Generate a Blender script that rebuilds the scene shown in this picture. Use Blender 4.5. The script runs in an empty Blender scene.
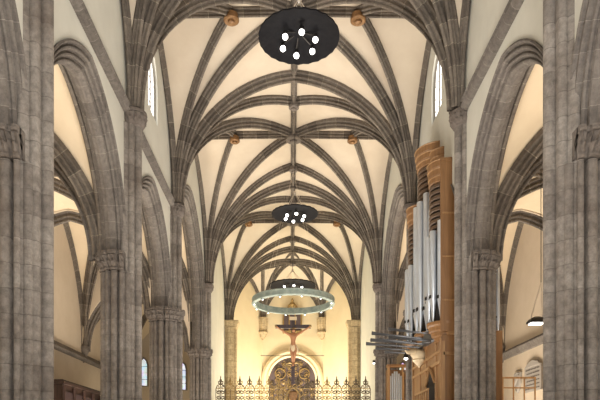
import bpy, math, random
from mathutils import Vector, Matrix, noise
random.seed(7)
sc = bpy.context.scene
C = sc.collection
E = 1.6                      # eye height; every height below is given above the eye

# ------------------------------------------------------------------ camera, world, light, exposure
cam_d = bpy.data.cameras.new('camera'); cam = bpy.data.objects.new('camera', cam_d); C.objects.link(cam)
cam.location = (-0.15, 0, E); cam.rotation_euler = (math.pi/2, 0, 0)
cam_d.sensor_width = 36; cam_d.lens = 36.0; cam_d.shift_x = 9.5/600; cam_d.shift_y = 252/600
cam_d.clip_end = 300
sc.camera = cam
w = bpy.data.worlds.new('world'); sc.world = w; w.use_nodes = True
w.node_tree.nodes['Background'].inputs[0].default_value = (1.0, .93, .84, 1)
w.node_tree.nodes['Background'].inputs[1].default_value = 0.5
sc.view_settings.view_transform = 'Standard'; sc.view_settings.look = 'None'
sc.view_settings.gamma = 1; sc.view_settings.exposure = 0.16; sc.view_settings.use_curve_mapping = False

WARM = (1.0, .91, .80); NEUT = (1.0, .97, .92); GOLD = (1.0, .90, .70)
def area(name, loc, rot, sx, sy, power, col, spread=180):
    d = bpy.data.lights.new(name, 'AREA'); d.shape = 'RECTANGLE'; d.size = sx; d.size_y = sy
    d.energy = power; d.use_shadow = True; d.color = col; d.spread = math.radians(spread)
    o = bpy.data.objects.new(name, d); C.objects.link(o); o.location = loc
    o.rotation_euler = tuple(math.radians(a) for a in rot); return o
LP = 0.42
# unseen lamps added near the floor to brighten the vaults from below
for y, p in ((4, 700), (11.5, 900), (18, 950), (24.5, 1050), (30.5, 1250)):
    area('nave_fill', (0, y, 0.6), (180, 0, 0), 4, 4.5, p*LP, WARM, 135)
area('chancel_fill', (0, 40, 0.6), (180, 0, 0), 5, 6, 1500*LP, GOLD, 130)
area('apse_fill', (0, 46, 0.6), (155, 0, 0), 4, 2, 4300*LP, GOLD)
# daylight of the west end, seen from behind the camera
area('west_daylight', (1.5, -4.3, 9), (98, 0, 0), 4, 5, 4200*LP, NEUT)
for s in (-1, 1):  # more added lamps below the view, facing up into the side vaults
    for y, p in ((2, 300), (8, 420), (14.7, 480), (21.4, 520)):
        area('aisle_fill', (s*9, y, 0.6), (180, 0, 0), 3, 4, p*LP, (1.0, .88, .72), 110)
    area('transept_fill', (s*9, 29.5, 0.6), (180, 0, 0), 3, 6, 1300*LP, (1.0, .86, .68), 120)
    area('ambulatory_fill', (s*9, 40, 0.6), (180, 0, 0), 4, 6, 420*LP, (1.0, .86, .64))

# ------------------------------------------------------------------ materials
def new_mat(name):
    m = bpy.data.materials.new(name); m.use_nodes = True
    return m, m.node_tree, m.node_tree.nodes['Principled BSDF']
def nd(t, kind, **kw):
    n = t.nodes.new(kind)
    for k, v in kw.items():
        if k.startswith('_'): n.inputs[k[1:].replace('_', ' ')].default_value = v
        else: setattr(n, k, v)
    return n
def rgba(c): return (*c, 1)
def stone(name, c1, c2, mortar, bw, bh, ms, stain=(.35, .27, .19), stain_amt=.45, bump=.5, rough=.9):
    m, t, b = new_mat(name)
    tc = nd(t, 'ShaderNodeTexCoord')
    nw = nd(t, 'ShaderNodeTexNoise', _Scale=1.3, _Detail=3.0)
    t.links.new(tc.outputs['Object'], nw.inputs['Vector'])
    mixv = nd(t, 'ShaderNodeVectorMath', operation='MULTIPLY_ADD')
    t.links.new(nw.outputs['Color'], mixv.inputs[0]); mixv.inputs[1].default_value = (.05, .05, 0)
    t.links.new(tc.outputs['UV'], mixv.inputs[2])
    br = nd(t, 'ShaderNodeTexBrick', _Scale=1.0)
    br.inputs['Brick Width'].default_value = bw; br.inputs['Row Height'].default_value = bh
    br.inputs['Mortar Size'].default_value = ms; br.inputs['Mortar Smooth'].default_value = .4
    br.inputs['Color1'].default_value = rgba(c1); br.inputs['Color2'].default_value = rgba(c2)
    br.inputs['Mortar'].default_value = rgba(mortar)
    t.links.new(mixv.outputs[0], br.inputs['Vector'])
    n1 = nd(t, 'ShaderNodeTexNoise', _Scale=.9, _Detail=8.0, _Roughness=.7)
    t.links.new(tc.outputs['Object'], n1.inputs['Vector'])
    r1 = nd(t, 'ShaderNodeValToRGB'); r1.color_ramp.elements[0].position = .42; r1.color_ramp.elements[1].position = .72
    r1.color_ramp.elements[1].color = (stain_amt,)*3+(1,); r1.color_ramp.elements[0].color = (0, 0, 0, 1)
    t.links.new(n1.outputs['Fac'], r1.inputs[0])
    mx = nd(t, 'ShaderNodeMix', data_type='RGBA'); mx.inputs['B'].default_value = rgba(stain)
    t.links.new(r1.outputs[0], mx.inputs['Factor']); t.links.new(br.outputs['Color'], mx.inputs['A'])
    n2 = nd(t, 'ShaderNodeTexNoise', _Scale=7.0, _Detail=8.0, _Roughness=.75)
    t.links.new(tc.outputs['Object'], n2.inputs['Vector'])
    r2 = nd(t, 'ShaderNodeMapRange'); r2.inputs[1].default_value = .25; r2.inputs[2].default_value = .75
    r2.inputs[3].default_value = .5; r2.inputs[4].default_value = 1.42
    t.links.new(n2.outputs['Fac'], r2.inputs[0])
    mu = nd(t, 'ShaderNodeVectorMath', operation='SCALE')
    t.links.new(mx.outputs['Result'], mu.inputs[0]); t.links.new(r2.outputs[0], mu.inputs['Scale'])
    t.links.new(mu.outputs[0], b.inputs['Base Color'])
    ad = nd(t, 'ShaderNodeMath', operation='MULTIPLY_ADD'); ad.inputs[1].default_value = -.5
    t.links.new(br.outputs['Fac'], ad.inputs[0]); t.links.new(n2.outputs['Fac'], ad.inputs[2])
    bp = nd(t, 'ShaderNodeBump', _Strength=bump, _Distance=.05)
    t.links.new(ad.outputs[0], bp.inputs['Height']); t.links.new(bp.outputs[0], b.inputs['Normal'])
    b.inputs['Roughness'].default_value = rough
    return m
def plain(name, c, rough=.8, metal=0, var=.12, scale=3.0, c2=None, bump=.1):
    m, t, b = new_mat(name)
    tc = nd(t, 'ShaderNodeTexCoord')
    n = nd(t, 'ShaderNodeTexNoise', _Scale=scale, _Detail=6.0, _Roughness=.65)
    t.links.new(tc.outputs['Object'], n.inputs['Vector'])
    r = nd(t, 'ShaderNodeValToRGB'); r.color_ramp.elements[0].position = .3; r.color_ramp.elements[1].position = .7
    c2 = c2 or tuple(x*(1-var) for x in c)
    r.color_ramp.elements[0].color = rgba(c2); r.color_ramp.elements[1].color = rgba(c)
    t.links.new(n.outputs['Fac'], r.inputs[0]); t.links.new(r.outputs[0], b.inputs['Base Color'])
    bp = nd(t, 'ShaderNodeBump', _Strength=bump, _Distance=.02)
    t.links.new(n.outputs['Fac'], bp.inputs['Height']); t.links.new(bp.outputs[0], b.inputs['Normal'])
    b.inputs['Roughness'].default_value = rough; b.inputs['Metallic'].default_value = metal
    return m
def wood(name, c1, c2, scale=(14, 14, 1.2), rough=.45):
    m, t, b = new_mat(name)
    tc = nd(t, 'ShaderNodeTexCoord'); mp = nd(t, 'ShaderNodeMapping'); mp.inputs['Scale'].default_value = scale
    n = nd(t, 'ShaderNodeTexNoise', _Scale=1.0, _Detail=6.0, _Distortion=.6)
    t.links.new(tc.outputs['Object'], mp.inputs[0]); t.links.new(mp.outputs[0], n.inputs['Vector'])
    r = nd(t, 'ShaderNodeValToRGB'); r.color_ramp.elements[0].position = .3; r.color_ramp.elements[1].position = .7
    r.color_ramp.elements[0].color = rgba(c2); r.color_ramp.elements[1].color = rgba(c1)
    t.links.new(n.outputs['Fac'], r.inputs[0]); t.links.new(r.outputs[0], b.inputs['Base Color'])
    b.inputs['Roughness'].default_value = rough
    return m
def glow(name, c, s):
    m, t, b = new_mat(name)
    b.inputs['Base Color'].default_value = rgba(c); b.inputs['Emission Color'].default_value = rgba(c)
    b.inputs['Emission Strength'].default_value = s
    return m
M = {}
M['pier'] = stone('pier_stone', (.32, .29, .26), (.20, .178, .16), (.17, .152, .137), 7, .46, .006, stain=(.13, .10, .08), stain_amt=.75, bump=.9)
M['cap'] = stone('capital_stone', (.20, .175, .155), (.16, .135, .12), (.12, .10, .09), 5, 5, .004, stain=(.13, .10, .08), stain_amt=.7, bump=1.0)
M['rib'] = stone('rib_stone', (.19, .162, .135), (.105, .088, .073), (.34, .30, .24), 9, .62, .010, stain=(.12, .095, .075), bump=.4)
M['arch'] = stone('arch_stone', (.175, .155, .138), (.12, .105, .093), (.29, .26, .23), 9, .5, .008, stain=(.13, .11, .10), bump=.6)
M['web'] = plain('vault_plaster', (.62, .545, .44), .95, c2=(.53, .445, .35), scale=.55, bump=.05)
M['aweb'] = plain('aisle_plaster', (.74, .63, .47), .95, c2=(.65, .53, .38), scale=.5, bump=.05)
M['wall'] = plain('wall_plaster', (.64, .635, .57), .95, c2=(.57, .56, .50), scale=.8, bump=.08)
M['apse'] = plain('apse_plaster', (.80, .70, .50), .95, c2=(.74, .62, .42), scale=.5, bump=.05)
M['awall'] = plain('aisle_wall_plaster', (.66, .57, .46), .95, c2=(.58, .49, .38), scale=.6, bump=.08)
M['ystone'] = stone('lit_pilaster_stone', (.58, .47, .30), (.48, .38, .24), (.34, .26, .16), .6, .42, .015, stain=(.40, .28, .15), bump=.6)  # yellow lamplight of the apse is put into the stone colour
M['floor'] = stone('floor_stone', (.42, .38, .33), (.36, .32, .28), (.2, .18, .15), .8, .8, .01, bump=.2, rough=.5)
M['boss'] = plain('boss_gilt', (.34, .19, .08), .5, .3, c2=(.14, .07, .03), scale=12, bump=.6)
M['dark'] = plain('dark_iron', (.035, .032, .030), .45, .6, scale=6)
M['disc'] = plain('blackened_disc', (.010, .010, .012), .75, 0, c2=(.003, .003, .005), scale=5, bump=.4)
M['cable'] = plain('cable_steel', (.75, .68, .6), .4, .6)
M['bulb'] = glow('lamp_bulb', (1, .97, .92), 5)
M['disc'].node_tree.nodes['Principled BSDF'].inputs['Specular IOR Level'].default_value = .12
M['ring'] = plain('verdigris_metal', (.40, .46, .42), .6, .1, c2=(.20, .27, .25), scale=4, bump=.3)
M['gold'] = plain('gilded_iron', (.46, .33, .14), .45, .5, c2=(.30, .20, .08), scale=8)
M['iron'] = plain('screen_iron', (.15, .12, .08), .5, .6, c2=(.12, .09, .06), scale=8)
M['panel'] = plain('dark_panel', (.11, .08, .085), .6, scale=3)
M['crosswood'] = wood('cross_wood', (.06, .035, .04), (.03, .018, .02))
M['skin'] = plain('carved_flesh', (.46, .22, .11), .6, scale=9)
M['loin'] = plain('carved_cloth', (.72, .58, .38), .7, scale=9)
M['hair'] = plain('carved_hair', (.10, .05, .03), .7, scale=9)
M['owood'] = wood('organ_wood', (.29, .15, .06), (.20, .10, .038))
M['obrown'] = wood('organ_slat_wood', (.13, .075, .04), (.07, .04, .022))
M['olight'] = wood('organ_moulding_wood', (.38, .22, .095), (.27, .14, .055))
M['pipe'] = plain('polished_tin', (.74, .80, .88), .32, .65, c2=(.62, .67, .74), scale=1.2, bump=.02)
M['reed'] = plain('dark_reed_metal', (.20, .21, .23), .3, .9, scale=3, bump=.02)
M['void'] = plain('hollow_shade', (.015, .012, .010), .9)  # near-black stands for the shade in pipe mouths, tower hollows and doorway
M['dwood'] = wood('dark_oak', (.055, .028, .022), (.025, .013, .011))
M['glass'] = glow('daylit_glass', (1.0, .99, .96), 2.2)
M['lead'] = plain('window_lead', (.25, .23, .2), .7)
M['plaque'] = plain('plaque_stone', (.40, .37, .34), .7, scale=8)
M['ink'] = plain('incised_line', (.14, .12, .11), .9)
M['white'] = plain('pale_carving', (.75, .62, .42), .6, scale=10, bump=.5)
def stained():
    m, t, b = new_mat('stained_glass')
    tc = nd(t, 'ShaderNodeTexCoord'); v = nd(t, 'ShaderNodeTexVoronoi', _Scale=3.2)
    t.links.new(tc.outputs['Object'], v.inputs['Vector'])
    hsv = nd(t, 'ShaderNodeHueSaturation'); hsv.inputs['Saturation'].default_value = .75
    mx = nd(t, 'ShaderNodeMix', data_type='RGBA'); mx.inputs['Factor'].default_value = .5
    mx.inputs['B'].default_value = (.75, .85, 1, 1)
    t.links.new(v.outputs['Color'], hsv.inputs['Color']); t.links.new(hsv.outputs[0], mx.inputs['A'])
    t.links.new(mx.outputs['Result'], b.inputs['Emission Color']); t.links.new(mx.outputs['Result'], b.inputs['Base Color'])
    b.inputs['Emission Strength'].default_value = .9
    return m
M['stained'] = stained()

# ------------------------------------------------------------------ mesh helpers
class MB:
    def __init__(s): s.v = []; s.f = []; s.uv = []
    def face(s, idx, uvs=None):
        s.f.append(tuple(idx)); s.uv.append(uvs or [(0, 0)]*len(idx))
    def box(s, c, d, rz=0):
        b = len(s.v); x, y, z = d[0]/2, d[1]/2, d[2]/2
        R = Matrix.Rotation(rz, 3, 'Z')
        P = [Vector((i*x, j*y, k*z)) for i in (-1, 1) for j in (-1, 1) for k in (-1, 1)]
        W = [R @ p + Vector(c) for p in P]; s.v += [tuple(p) for p in W]
        for q in ((0, 1, 3, 2), (4, 6, 7, 5), (0, 4, 5, 1), (2, 3, 7, 6), (0, 2, 6, 4), (1, 5, 7, 3)):
            pts = [W[i] for i in q]; n = (pts[1]-pts[0]).cross(pts[2]-pts[1])
            ax = max(range(3), key=lambda i: abs(n[i]))
            uv = [((p[1] if ax == 0 else p[0]), (p[1] if ax == 2 else p[2])) for p in pts]
            s.face([b+i for i in q], uv)
        return s
    def sweep(s, pts, side, prof, closed=False, cap=True):
        """profile (u along side, v along the inner normal) carried along pts in a plane"""
        pts = [Vector(p) for p in pts]; side = Vector(side).normalized(); n = len(pts); k = len(prof); b = len(s.v)
        L = 0; Ls = []
        cu = [0]
        for j in range(1, k+1): cu.append(cu[-1]+math.dist(prof[j-1], prof[j % k]))
        for i, p in enumerate(pts):
            if i: L += (p-pts[i-1]).length
            Ls.append(L)
            t = (pts[min(i+1, n-1)]-pts[max(i-1, 0)]).normalized()
            nn = t.cross(side).normalized()
            for u, v in prof: s.v.append(tuple(p+side*u+nn*v))
        kk = k if closed else k-1
        for i in range(n-1):
            for j in range(kk):
                a = b+i*k+j; c = b+i*k+(j+1) % k
                s.face((a, c, c+k, a+k), [(cu[j], Ls[i]), (cu[j+1], Ls[i]), (cu[j+1], Ls[i+1]), (cu[j], Ls[i+1])])
        if closed and cap:
            s.face([b+j for j in range(k)][::-1]); s.face([b+(n-1)*k+j for j in range(k)])
        return s
    def tube(s, pts, r, n=8, cap=True):
        """round tube along pts, r number or list"""
        pts = [Vector(p) for p in pts]; m = len(pts); b = len(s.v); L = 0
        rr = r if isinstance(r, (list, tuple)) else [r]*m
        t0 = (pts[1]-pts[0]).normalized(); a = t0.orthogonal().normalized()
        for i, p in enumerate(pts):
            t = (pts[min(i+1, m-1)]-pts[max(i-1, 0)]).normalized()
            a = (a-t*a.dot(t)).normalized(); c = t.cross(a)
            for j in range(n):
                g = 2*math.pi*j/n; s.v.append(tuple(p+(a*math.cos(g)+c*math.sin(g))*rr[i]))
        for i in range(m-1):
            for j in range(n):
                p, q = b+i*n+j, b+i*n+(j+1) % n
                s.face((p, q, q+n, p+n), [(j/n, i), ((j+1)/n, i), ((j+1)/n, i+1), (j/n, i+1)])
        if cap:
            s.face([b+j for j in range(n)][::-1]); s.face([b+(m-1)*n+j for j in range(n)])
        return s
    def loft(s, rings, cap=True):
        """rings: lists of points with the same count, closed"""
        k = len(rings[0]); b = len(s.v); cu = [0]
        for j in range(1, k+1): cu.append(cu[-1]+(Vector(rings[0][j % k])-Vector(rings[0][j-1])).length)
        for r in rings: s.v += [tuple(p) for p in r]
        for i in range(len(rings)-1):
            for j in range(k):
                p, q = b+i*k+j, b+i*k+(j+1) % k
                z0, z1 = rings[i][j][2], rings[i+1][j][2]
                s.face((p, q, q+k, p+k), [(cu[j], z0), (cu[j+1], z0), (cu[j+1], z1), (cu[j], z1)])
        if cap: s.face([b+j for j in range(k)][::-1]); s.face([b+(len(rings)-1)*k+j for j in range(k)])
        return s
    def lathe(s, prof, c=(0, 0, 0), n=24, cap=True):
        return s.loft([[(c[0]+r*math.cos(2*math.pi*j/n), c[1]+r*math.sin(2*math.pi*j/n), c[2]+z) for j in range(n)] for r, z in prof], cap)
    def build(s, name, mat, parent=None, loc=None, smooth=0, recalc=False):
        me = bpy.data.meshes.new(name); me.from_pydata(s.v, [], s.f)
        ul = me.uv_layers.new(name='UVMap'); flat = []
        for f in s.uv:
            for u in f: flat += [u[0], u[1]]
        ul.data.foreach_set('uv', flat)
        me.materials.append(M[mat] if isinstance(mat, str) else mat)
        if recalc:
            import bmesh
            bm = bmesh.new(); bm.from_mesh(me); bmesh.ops.recalc_face_normals(bm, faces=bm.faces); bm.to_mesh(me); bm.free()
        if smooth:
            me.polygons.foreach_set('use_smooth', [True]*len(me.polygons)); me.set_sharp_from_angle(angle=math.radians(smooth))
        o = bpy.data.objects.new(name, me); C.objects.link(o)
        if loc: o.location = loc
        if parent: o.parent = parent
        return o
def tag(o, label, cat, group=None, kind=None):
    o['label'] = label; o['category'] = cat
    if group: o['group'] = group
    if kind: o['kind'] = kind
    return o
def thing(name, label, cat, loc=(0, 0, 0), group=None, rz=0):
    o = bpy.data.objects.new(name, None); C.objects.link(o); o.location = loc; o.rotation_euler = (0, 0, rz)
    o.empty_display_size = .3
    return tag(o, label, cat, group)
def structure(name):
    o = bpy.data.objects.new(name, None); C.objects.link(o); o['kind'] = 'structure'; return o
def copy_tree(o, parent=None):
    c = o.copy(); C.objects.link(c); c.parent = parent
    for ch in list(o.children): copy_tree(ch, c)
    return c

# ------------------------------------------------------------------ plan of the church
P = [-2.0, 4.68, 11.34, 18.0, 24.8, 34.3, 44.8]          # pier lines along the nave
SPR = {-2.0: 10.25, 4.68: 10.25, 11.34: 10.25, 18.0: 10.25, 24.8: 10.25, 34.3: 9.66, 44.8: 9.66}
CAP = 5.85; CROWN = 15.4; XW = 5.05; XO = 5.74; XS = 4.92; XA = 12.0; XC = 5.38

def CR(y):
    k = [(-5, 15.95), (18, 15.95), (24.8, 15.66), (29.6, 15.72), (34.3, 15.44), (39.5, 15.38), (44.8, 15.3)]
    for (a, u), (b, v) in zip(k, k[1:]):
        if y <= b: return u+(v-u)*(y-a)/(b-a)+E
    return k[-1][1]+E
def arc(S, F, n=22, start=0):
    """rib curve from springer S to end F, leaving vertically"""
    S = Vector(S); F = Vector(F); h = Vector((F.x-S.x, F.y-S.y, 0)); D = h.length; R = F.z-S.z; h.normalize()
    out = []
    for i in range(n+1):
        k = i/n
        if D >= R: x = D*(1-math.cos(k*math.pi/2)); z = R*math.sin(k*math.pi/2)
        else:
            r = (D*D+R*R)/(2*D); th = math.asin(R/r)*k; x = r*(1-math.cos(th)); z = r*math.sin(th)
        out.append(S+h*x+Vector((0, 0, z)))
    return out, h.cross(Vector((0, 0, 1)))
def web(mb, S, poly, up=.04, nseg=5, m=16):
    ends = []
    for a, b in zip(poly, poly[1:]):
        a = Vector(a); b = Vector(b)
        for i in range(nseg): ends.append(a.lerp(b, i/nseg))
    ends.append(Vector(poly[-1]))
    b0 = len(mb.v); n = m+1
    for e in ends:
        pts, _ = arc(S, e, m)
        for p in pts: mb.v.append((p.x, p.y, p.z+up))
    for i in range(len(ends)-1):
        for j in range(m):
            a = b0+i*n+j
            if j == 0: mb.face((a, a+1, a+n+1))
            else: mb.face((a, a+1, a+n+1, a+n))
def ribprof(s=1.0):
    h = [(.20, -.10), (.205, .06), (.175, .085), (.105, .09), (.085, .14), (.12, .18), (.135, .22), (.115, .26), (.05, .27), (.035, .305), (.065, .335), (.062, .385), (.025, .41)]
    h = [(u*s, v*s) for u, v in h]
    return h+[(-u, v) for u, v in reversed(h)]
def archprof(depth=.62, half=.41):
    q = [(1.06, -.03), (1.14, .06), (1.06, .13), (.90, .14), (.84, .22), (.95, .28), (.95, .36), (.84, .41), (.68, .40), (.60, .48), (.70, .56), (.68, .63), (.56, .67), (.44, .64), (.36, .74), (.46, .82), (.42, .90), (.28, .93), (.16, .94), (.08, 1.0)]
    q = [(a*half, v*depth) for a, v in q]
    return q+[(-u, v) for u, v in reversed(q)]
def rib(parent, S, F, s=1.0, mat='rib', n=22):
    pts, side = arc(S, F, n)
    return MB().sweep(pts, side, ribprof(s)).build('rib', mat, parent, smooth=40)
def ridge(parent, A, B, s=.66, mat='rib'):
    A = Vector(A); B = Vector(B); h = (B-A).normalized(); side = h.cross(Vector((0, 0, 1)))
    return MB().sweep([A.lerp(B, i/6) for i in range(7)], side, ribprof(s)).build('rib', mat, parent, smooth=40)
def full_rib(parent, A, B, top, s=1.2, mat='rib', name='rib', prof=None, up=0, n=22):
    """arch from A to B over a crown at height top; up = vertical stilt"""
    A = Vector(A); B = Vector(B); mid = (A+B)/2; mid.z = top
    A2 = A+Vector((0, 0, up)); B2 = B+Vector((0, 0, up))
    l, side = arc(A2, mid, n); r, _ = arc(B2, mid, n)
    pts = l+list(reversed(r))[1:]
    if up: pts = [A]+pts+[B]
    return MB().sweep(pts, side, prof or ribprof(s)).build(name, mat, parent, smooth=40)
def boss(parent, p, r=.26, mat='cap'):
    x, y, z = p
    return MB().lathe([(r*.5, .05), (r, -.02), (r, -.14), (r*1.15, -.17), (r*1.15, -.24), (r*.95, -.28), (r*.55, -.26), (r*.5, -.32), (r*.2, -.36)], (x, y, z-.14), 20).build('boss', mat, parent, smooth=40)

# ------------------------------------------------------------------ floor
fl = MB(); fl.box((0, 24, -.1), (26, 62, .2)); fl.build('floor', 'floor')['kind'] = 'structure'

# ------------------------------------------------------------------ side walls of the nave
def arch_z(y, ya, yb, z0, z1, up=0, inset=.05):
    c = (ya+yb)/2; D = (yb-ya)/2-inset; x = D-abs(y-c)
    if x <= 0: return z0
    S = z0+up; R = z1-S
    if D >= R: return S+R*math.sqrt(max(0, 1-((D-x)/D)**2))
    r = (D*D+R*R)/(2*D); return S+math.sqrt(max(0, r*r-(r-x)**2))
def strip(mb, axis, c0, c1, a0, a1, lo, hi, n):
    """wall slab: runs along 'axis' from a0 to a1 between planes c0,c1, bottom lo(a), top hi(a)"""
    b = len(mb.v)
    for i in range(n+1):
        a = a0+(a1-a0)*i/n; l, h = lo(a)+E, hi(a)+E
        if h < l: h = l
        for c, z in ((c0, l), (c0, h), (c1, h), (c1, l)):
            mb.v.append((c, a, z) if axis == 'y' else (a, c, z))
    for i in range(n):
        for j in range(4):
            p, q = b+i*4+j, b+i*4+(j+1) % 4
            mb.face((p, q, q+4, p+4))
    for k in (0, n): mb.face([b+k*4+j for j in range(4)])
TOP = 16.3
ARC = 9.7
def nave_wall(s):
    name = 'wall_left' if s < 0 else 'wall_right'
    mb = MB(); c0, c1 = s*XW, s*XO
    top = lambda a: TOP
    for ya, yb in zip(P, P[1:]):
        big = ya == 24.8; chancel = ya == 34.3
        if chancel: strip(mb, 'y', c0, c1, ya, yb, lambda a: -E, top, 1); continue
        z1 = 12.9 if big else ARC; up = 1.9 if big else 0; c = (ya+yb)/2
        lo = lambda a: arch_z(a, ya, yb, CAP, z1, up, .12)-.02
        if big or yb < 0: strip(mb, 'y', c0, c1, ya, yb, lo, top, 48); continue
        h = .72
        strip(mb, 'y', c0, c1, ya, c-h, lo, top, 18)
        strip(mb, 'y', c0, c1, c-h, c+h, lo, lambda a: 12.0, 10)
        strip(mb, 'y', c0, c1, c-h, c+h, lambda a: arch_z(a, c-h, c+h, 13.3, 14.3, 0, 0), top, 16)
        strip(mb, 'y', c0, c1, c+h, yb, lo, top, 18)
    W = mb.build(name, 'wall', recalc=True); W['kind'] = 'structure'
    for ya, yb in zip(P, P[1:]):
        if ya == 34.3: continue
        big = ya == 24.8
        pr = archprof(.56 if big else .46, .34)
        full_rib(W, (s*XC, ya+.12, CAP+E-.05), (s*XC, yb-.12, CAP+E-.05), (12.9 if big else ARC)+E, 1, 'arch', 'arch', pr, 1.9 if big else 0, 26)
    # sill string course below the clerestory
    for ya, yb in zip(P, P[1:]):
        if ya >= 24.8 or (s > 0 and ya == 18.0): continue
        pr = [(.16, -.02), (.15, .10), (.09, .17), (.0, .20), (-.05, .13), (-.10, .13), (-.14, .20), (-.2, .12), (-.2, -.02)]
        o = MB().sweep([(s*XW, ya+.3, 10.2+E), (s*XW, yb-.3, 10.2+E)], (0, 0, -s), pr).build('string_course', 'arch', W, smooth=35)
    return W
WL = nave_wall(-1); WR = nave_wall(1)

wn = [0]
def clerestory(s, y):
    wn[0] += 1
    o = structure('window_%d' % wn[0]); xc = s*5.2; h = .72
    n = 12; pts = [(xc, y-h, 12.0+E), (xc, y-h, 13.3+E)]
    pts += [(xc, y-h+2*h*i/n, arch_z(y-h+2*h*i/n, y-h, y+h, 13.3, 14.3, 0, 0)+E) for i in range(1, n)]
    pts += [(xc, y+h, 13.3+E), (xc, y+h, 12.0+E)]
    p = MB(); b = 0
    p.v = [(x+.02, a, z) for x, a, z in pts]+[(x-.02, a, z) for x, a, z in pts]; k = len(pts)
    p.face(list(range(k))); p.face(list(range(k, 2*k))[::-1])
    for j in range(k): p.face((j, (j+1) % k, k+(j+1) % k, k+j))
    p.build('pane', 'glass', o, recalc=True)
    f = MB()
    f.tube([Vector(q) for q in pts], .09, 6); f.tube([pts[-1], pts[0]], .09, 6)
    f.box((xc, y, 13.0+E), (.12, .07, 2.3))
    for z in (12.45, 12.9, 13.35): f.box((xc, y, z+E), (.06, 1.4, .03))
    f.build('window_frame', 'lead', o, smooth=40)
for s in (-1, 1):
    for ya, yb in zip(P[1:4], P[2:5]): clerestory(s, (ya+yb)/2)

# ------------------------------------------------------------------ piers
def polar(circles, n=216, pad=0):
    out = []
    for j in range(n):
        g = 2*math.pi*j/n; dx, dy = math.cos(g), math.sin(g); best = .07
        for cx, cy, r in circles:
            r = r+pad; b = dx*cx+dy*cy; c = cx*cx+cy*cy-r*r; d = b*b-c
            if d > 0: best = max(best, b+math.sqrt(d))
        out.append((dx*best, dy*best))
    return out
CORE = [(-.04, 0, .32)]
for k in range(12):
    a_ = math.radians(40+25.45*k); r_ = .095 if k % 2 else .062; CORE.append((-.04+(.53-r_)*math.cos(a_), (.53-r_)*math.sin(a_), r_))
NAVE = [(.545, 0, .115), (.39, .20, .095), (.39, -.20, .095), (.28, .335, .09), (.28, -.335, .09)]
def ringpts(pf, s, k, z, ux=0):
    return [((ux+x)*k*s, y*k, z) for x, y in pf]
def capital_rings(pf, s, k, z0, z1, seed=0, bumps=26, amp=.06):
    rnd = random.Random(seed); rings = []; n = len(pf)
    lv = [(0, 1.02, 0), (.04, 1.12, 0), (.10, 1.12, 0), (.14, 1.03, 0), (.28, 1.08, .6), (.40, 1.16, 1.0), (.50, 1.12, .8), (.60, 1.20, 1.0), (.72, 1.30, .9), (.78, 1.26, .2), (.80, 1.38, 0), (.88, 1.40, 0), (.93, 1.34, 0), (1.0, 1.36, 0)]
    ph = [rnd.random()*6 for _ in range(4)]
    for q, sc_, a in lv:
        row = []
        for j, (x, y) in enumerate(pf):
            g = 2*math.pi*j/n
            d = a*amp*(abs(math.sin(g*bumps/2+ph[0]+(q > .45)*1.6))+.6*math.sin(g*bumps*1.7+ph[1]+q*9))
            r = math.hypot(x, y); sm = .65*.54+.35*r if q > .1 else .5*.52+.5*r
            f = (sm*(1+(sc_-1)*.8)+d)/max(r, .01)
            row.append((x*f*k*s, y*f*k, z0+(z1-z0)*q))
        rings.append(row)
    return rings
def pier(s, y, k, wrap, label, spring):
    t = thing('pier', label, 'pier', (s*(5.28 if 11 < y < 12 else 5.34)+(.08 if y == 18 else 0), y, 0))
    d = -s            # local +x turned towards the nave
    core = polar(CORE+(NAVE if wrap else []))
    col = MB().loft([ringpts(core, d, k, z) for z in (.55, CAP+E-.55)]).build('pier_shaft', 'pier', t, smooth=50)
    oct_ = [(.95*k*d*math.cos(a)*1.0, .95*k*math.sin(a)) for a in [math.pi/8+i*math.pi/4 for i in range(8)]]
    MB().loft([[(x*q, yy*q, z) for x, yy in oct_] for q, z in ((1, 0), (1, .32), (.93, .38), (.93, .5), (.86, .56))]).build('base', 'pier', t)
    cr = capital_rings(core, d, k, CAP+E-.52, CAP+E, seed=int(y))
    if not wrap: cr = [[(min(x*d, .26)*d, yy, z) for x, yy, z in r] for r in cr]
    MB().loft(cr).build('capital', 'cap', t, smooth=50)
    ns = polar([(.075, 0, .115), (-.085, .19, .095), (-.085, -.19, .095), (-.28, .30, .08), (-.28, -.30, .08), (-.12, 0, .12)], 180)
    z0 = CAP+E-.02 if wrap else .5
    vs = MB().loft([ringpts(ns, d, 1, z, .46*k) for z in (z0, spring-.1+E-.42)])
    vs.build('vault_shaft', 'pier', t, smooth=50)
    ns2 = polar([(0, 0, .22), (-.08, .2, .08), (-.08, -.2, .08)], 96)
    cr = capital_rings(ns2, d, .68, spring-.1+E-.45, spring-.1+E, seed=int(y)+9, bumps=14, amp=.05)
    cr = [[(x+.42*k*d, yy, z) for x, yy, z in r] for r in cr]
    MB().loft(cr).build('springer_capital', 'cap', t, smooth=50)
    # wall-side shaft that carries the aisle ribs
    return t
LB = {(-1, 1): 'grey clustered stone pier nearest the viewer on the left', (1, 1): 'grey clustered stone pier nearest the viewer on the right, chipped surface',
      (-1, 2): 'slender grey pier second from the left edge, framing the first open arch', (1, 2): 'grey pier standing directly right of the organ case',
      (-1, 3): 'left pier of the crossing with a leafy capital wrapping all round', (1, 3): 'right crossing pier largely hidden behind the organ',
      (-1, 4): 'warm-lit left pier at the end of the gilded screen', (1, 4): 'warm-lit right pier behind the horizontal organ trumpets'}
for s in (-1, 1):
    for i, y in enumerate(P[1:6]):
        k = 1.10 if y == 24.8 else 1.0
        lab = LB.get((s, i)) or ('clustered stone pier beside the viewer, %s of the frame' % ('left' if s < 0 else 'right'))
        pier(s, y, k, y >= 24, lab, SPR[y])

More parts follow.
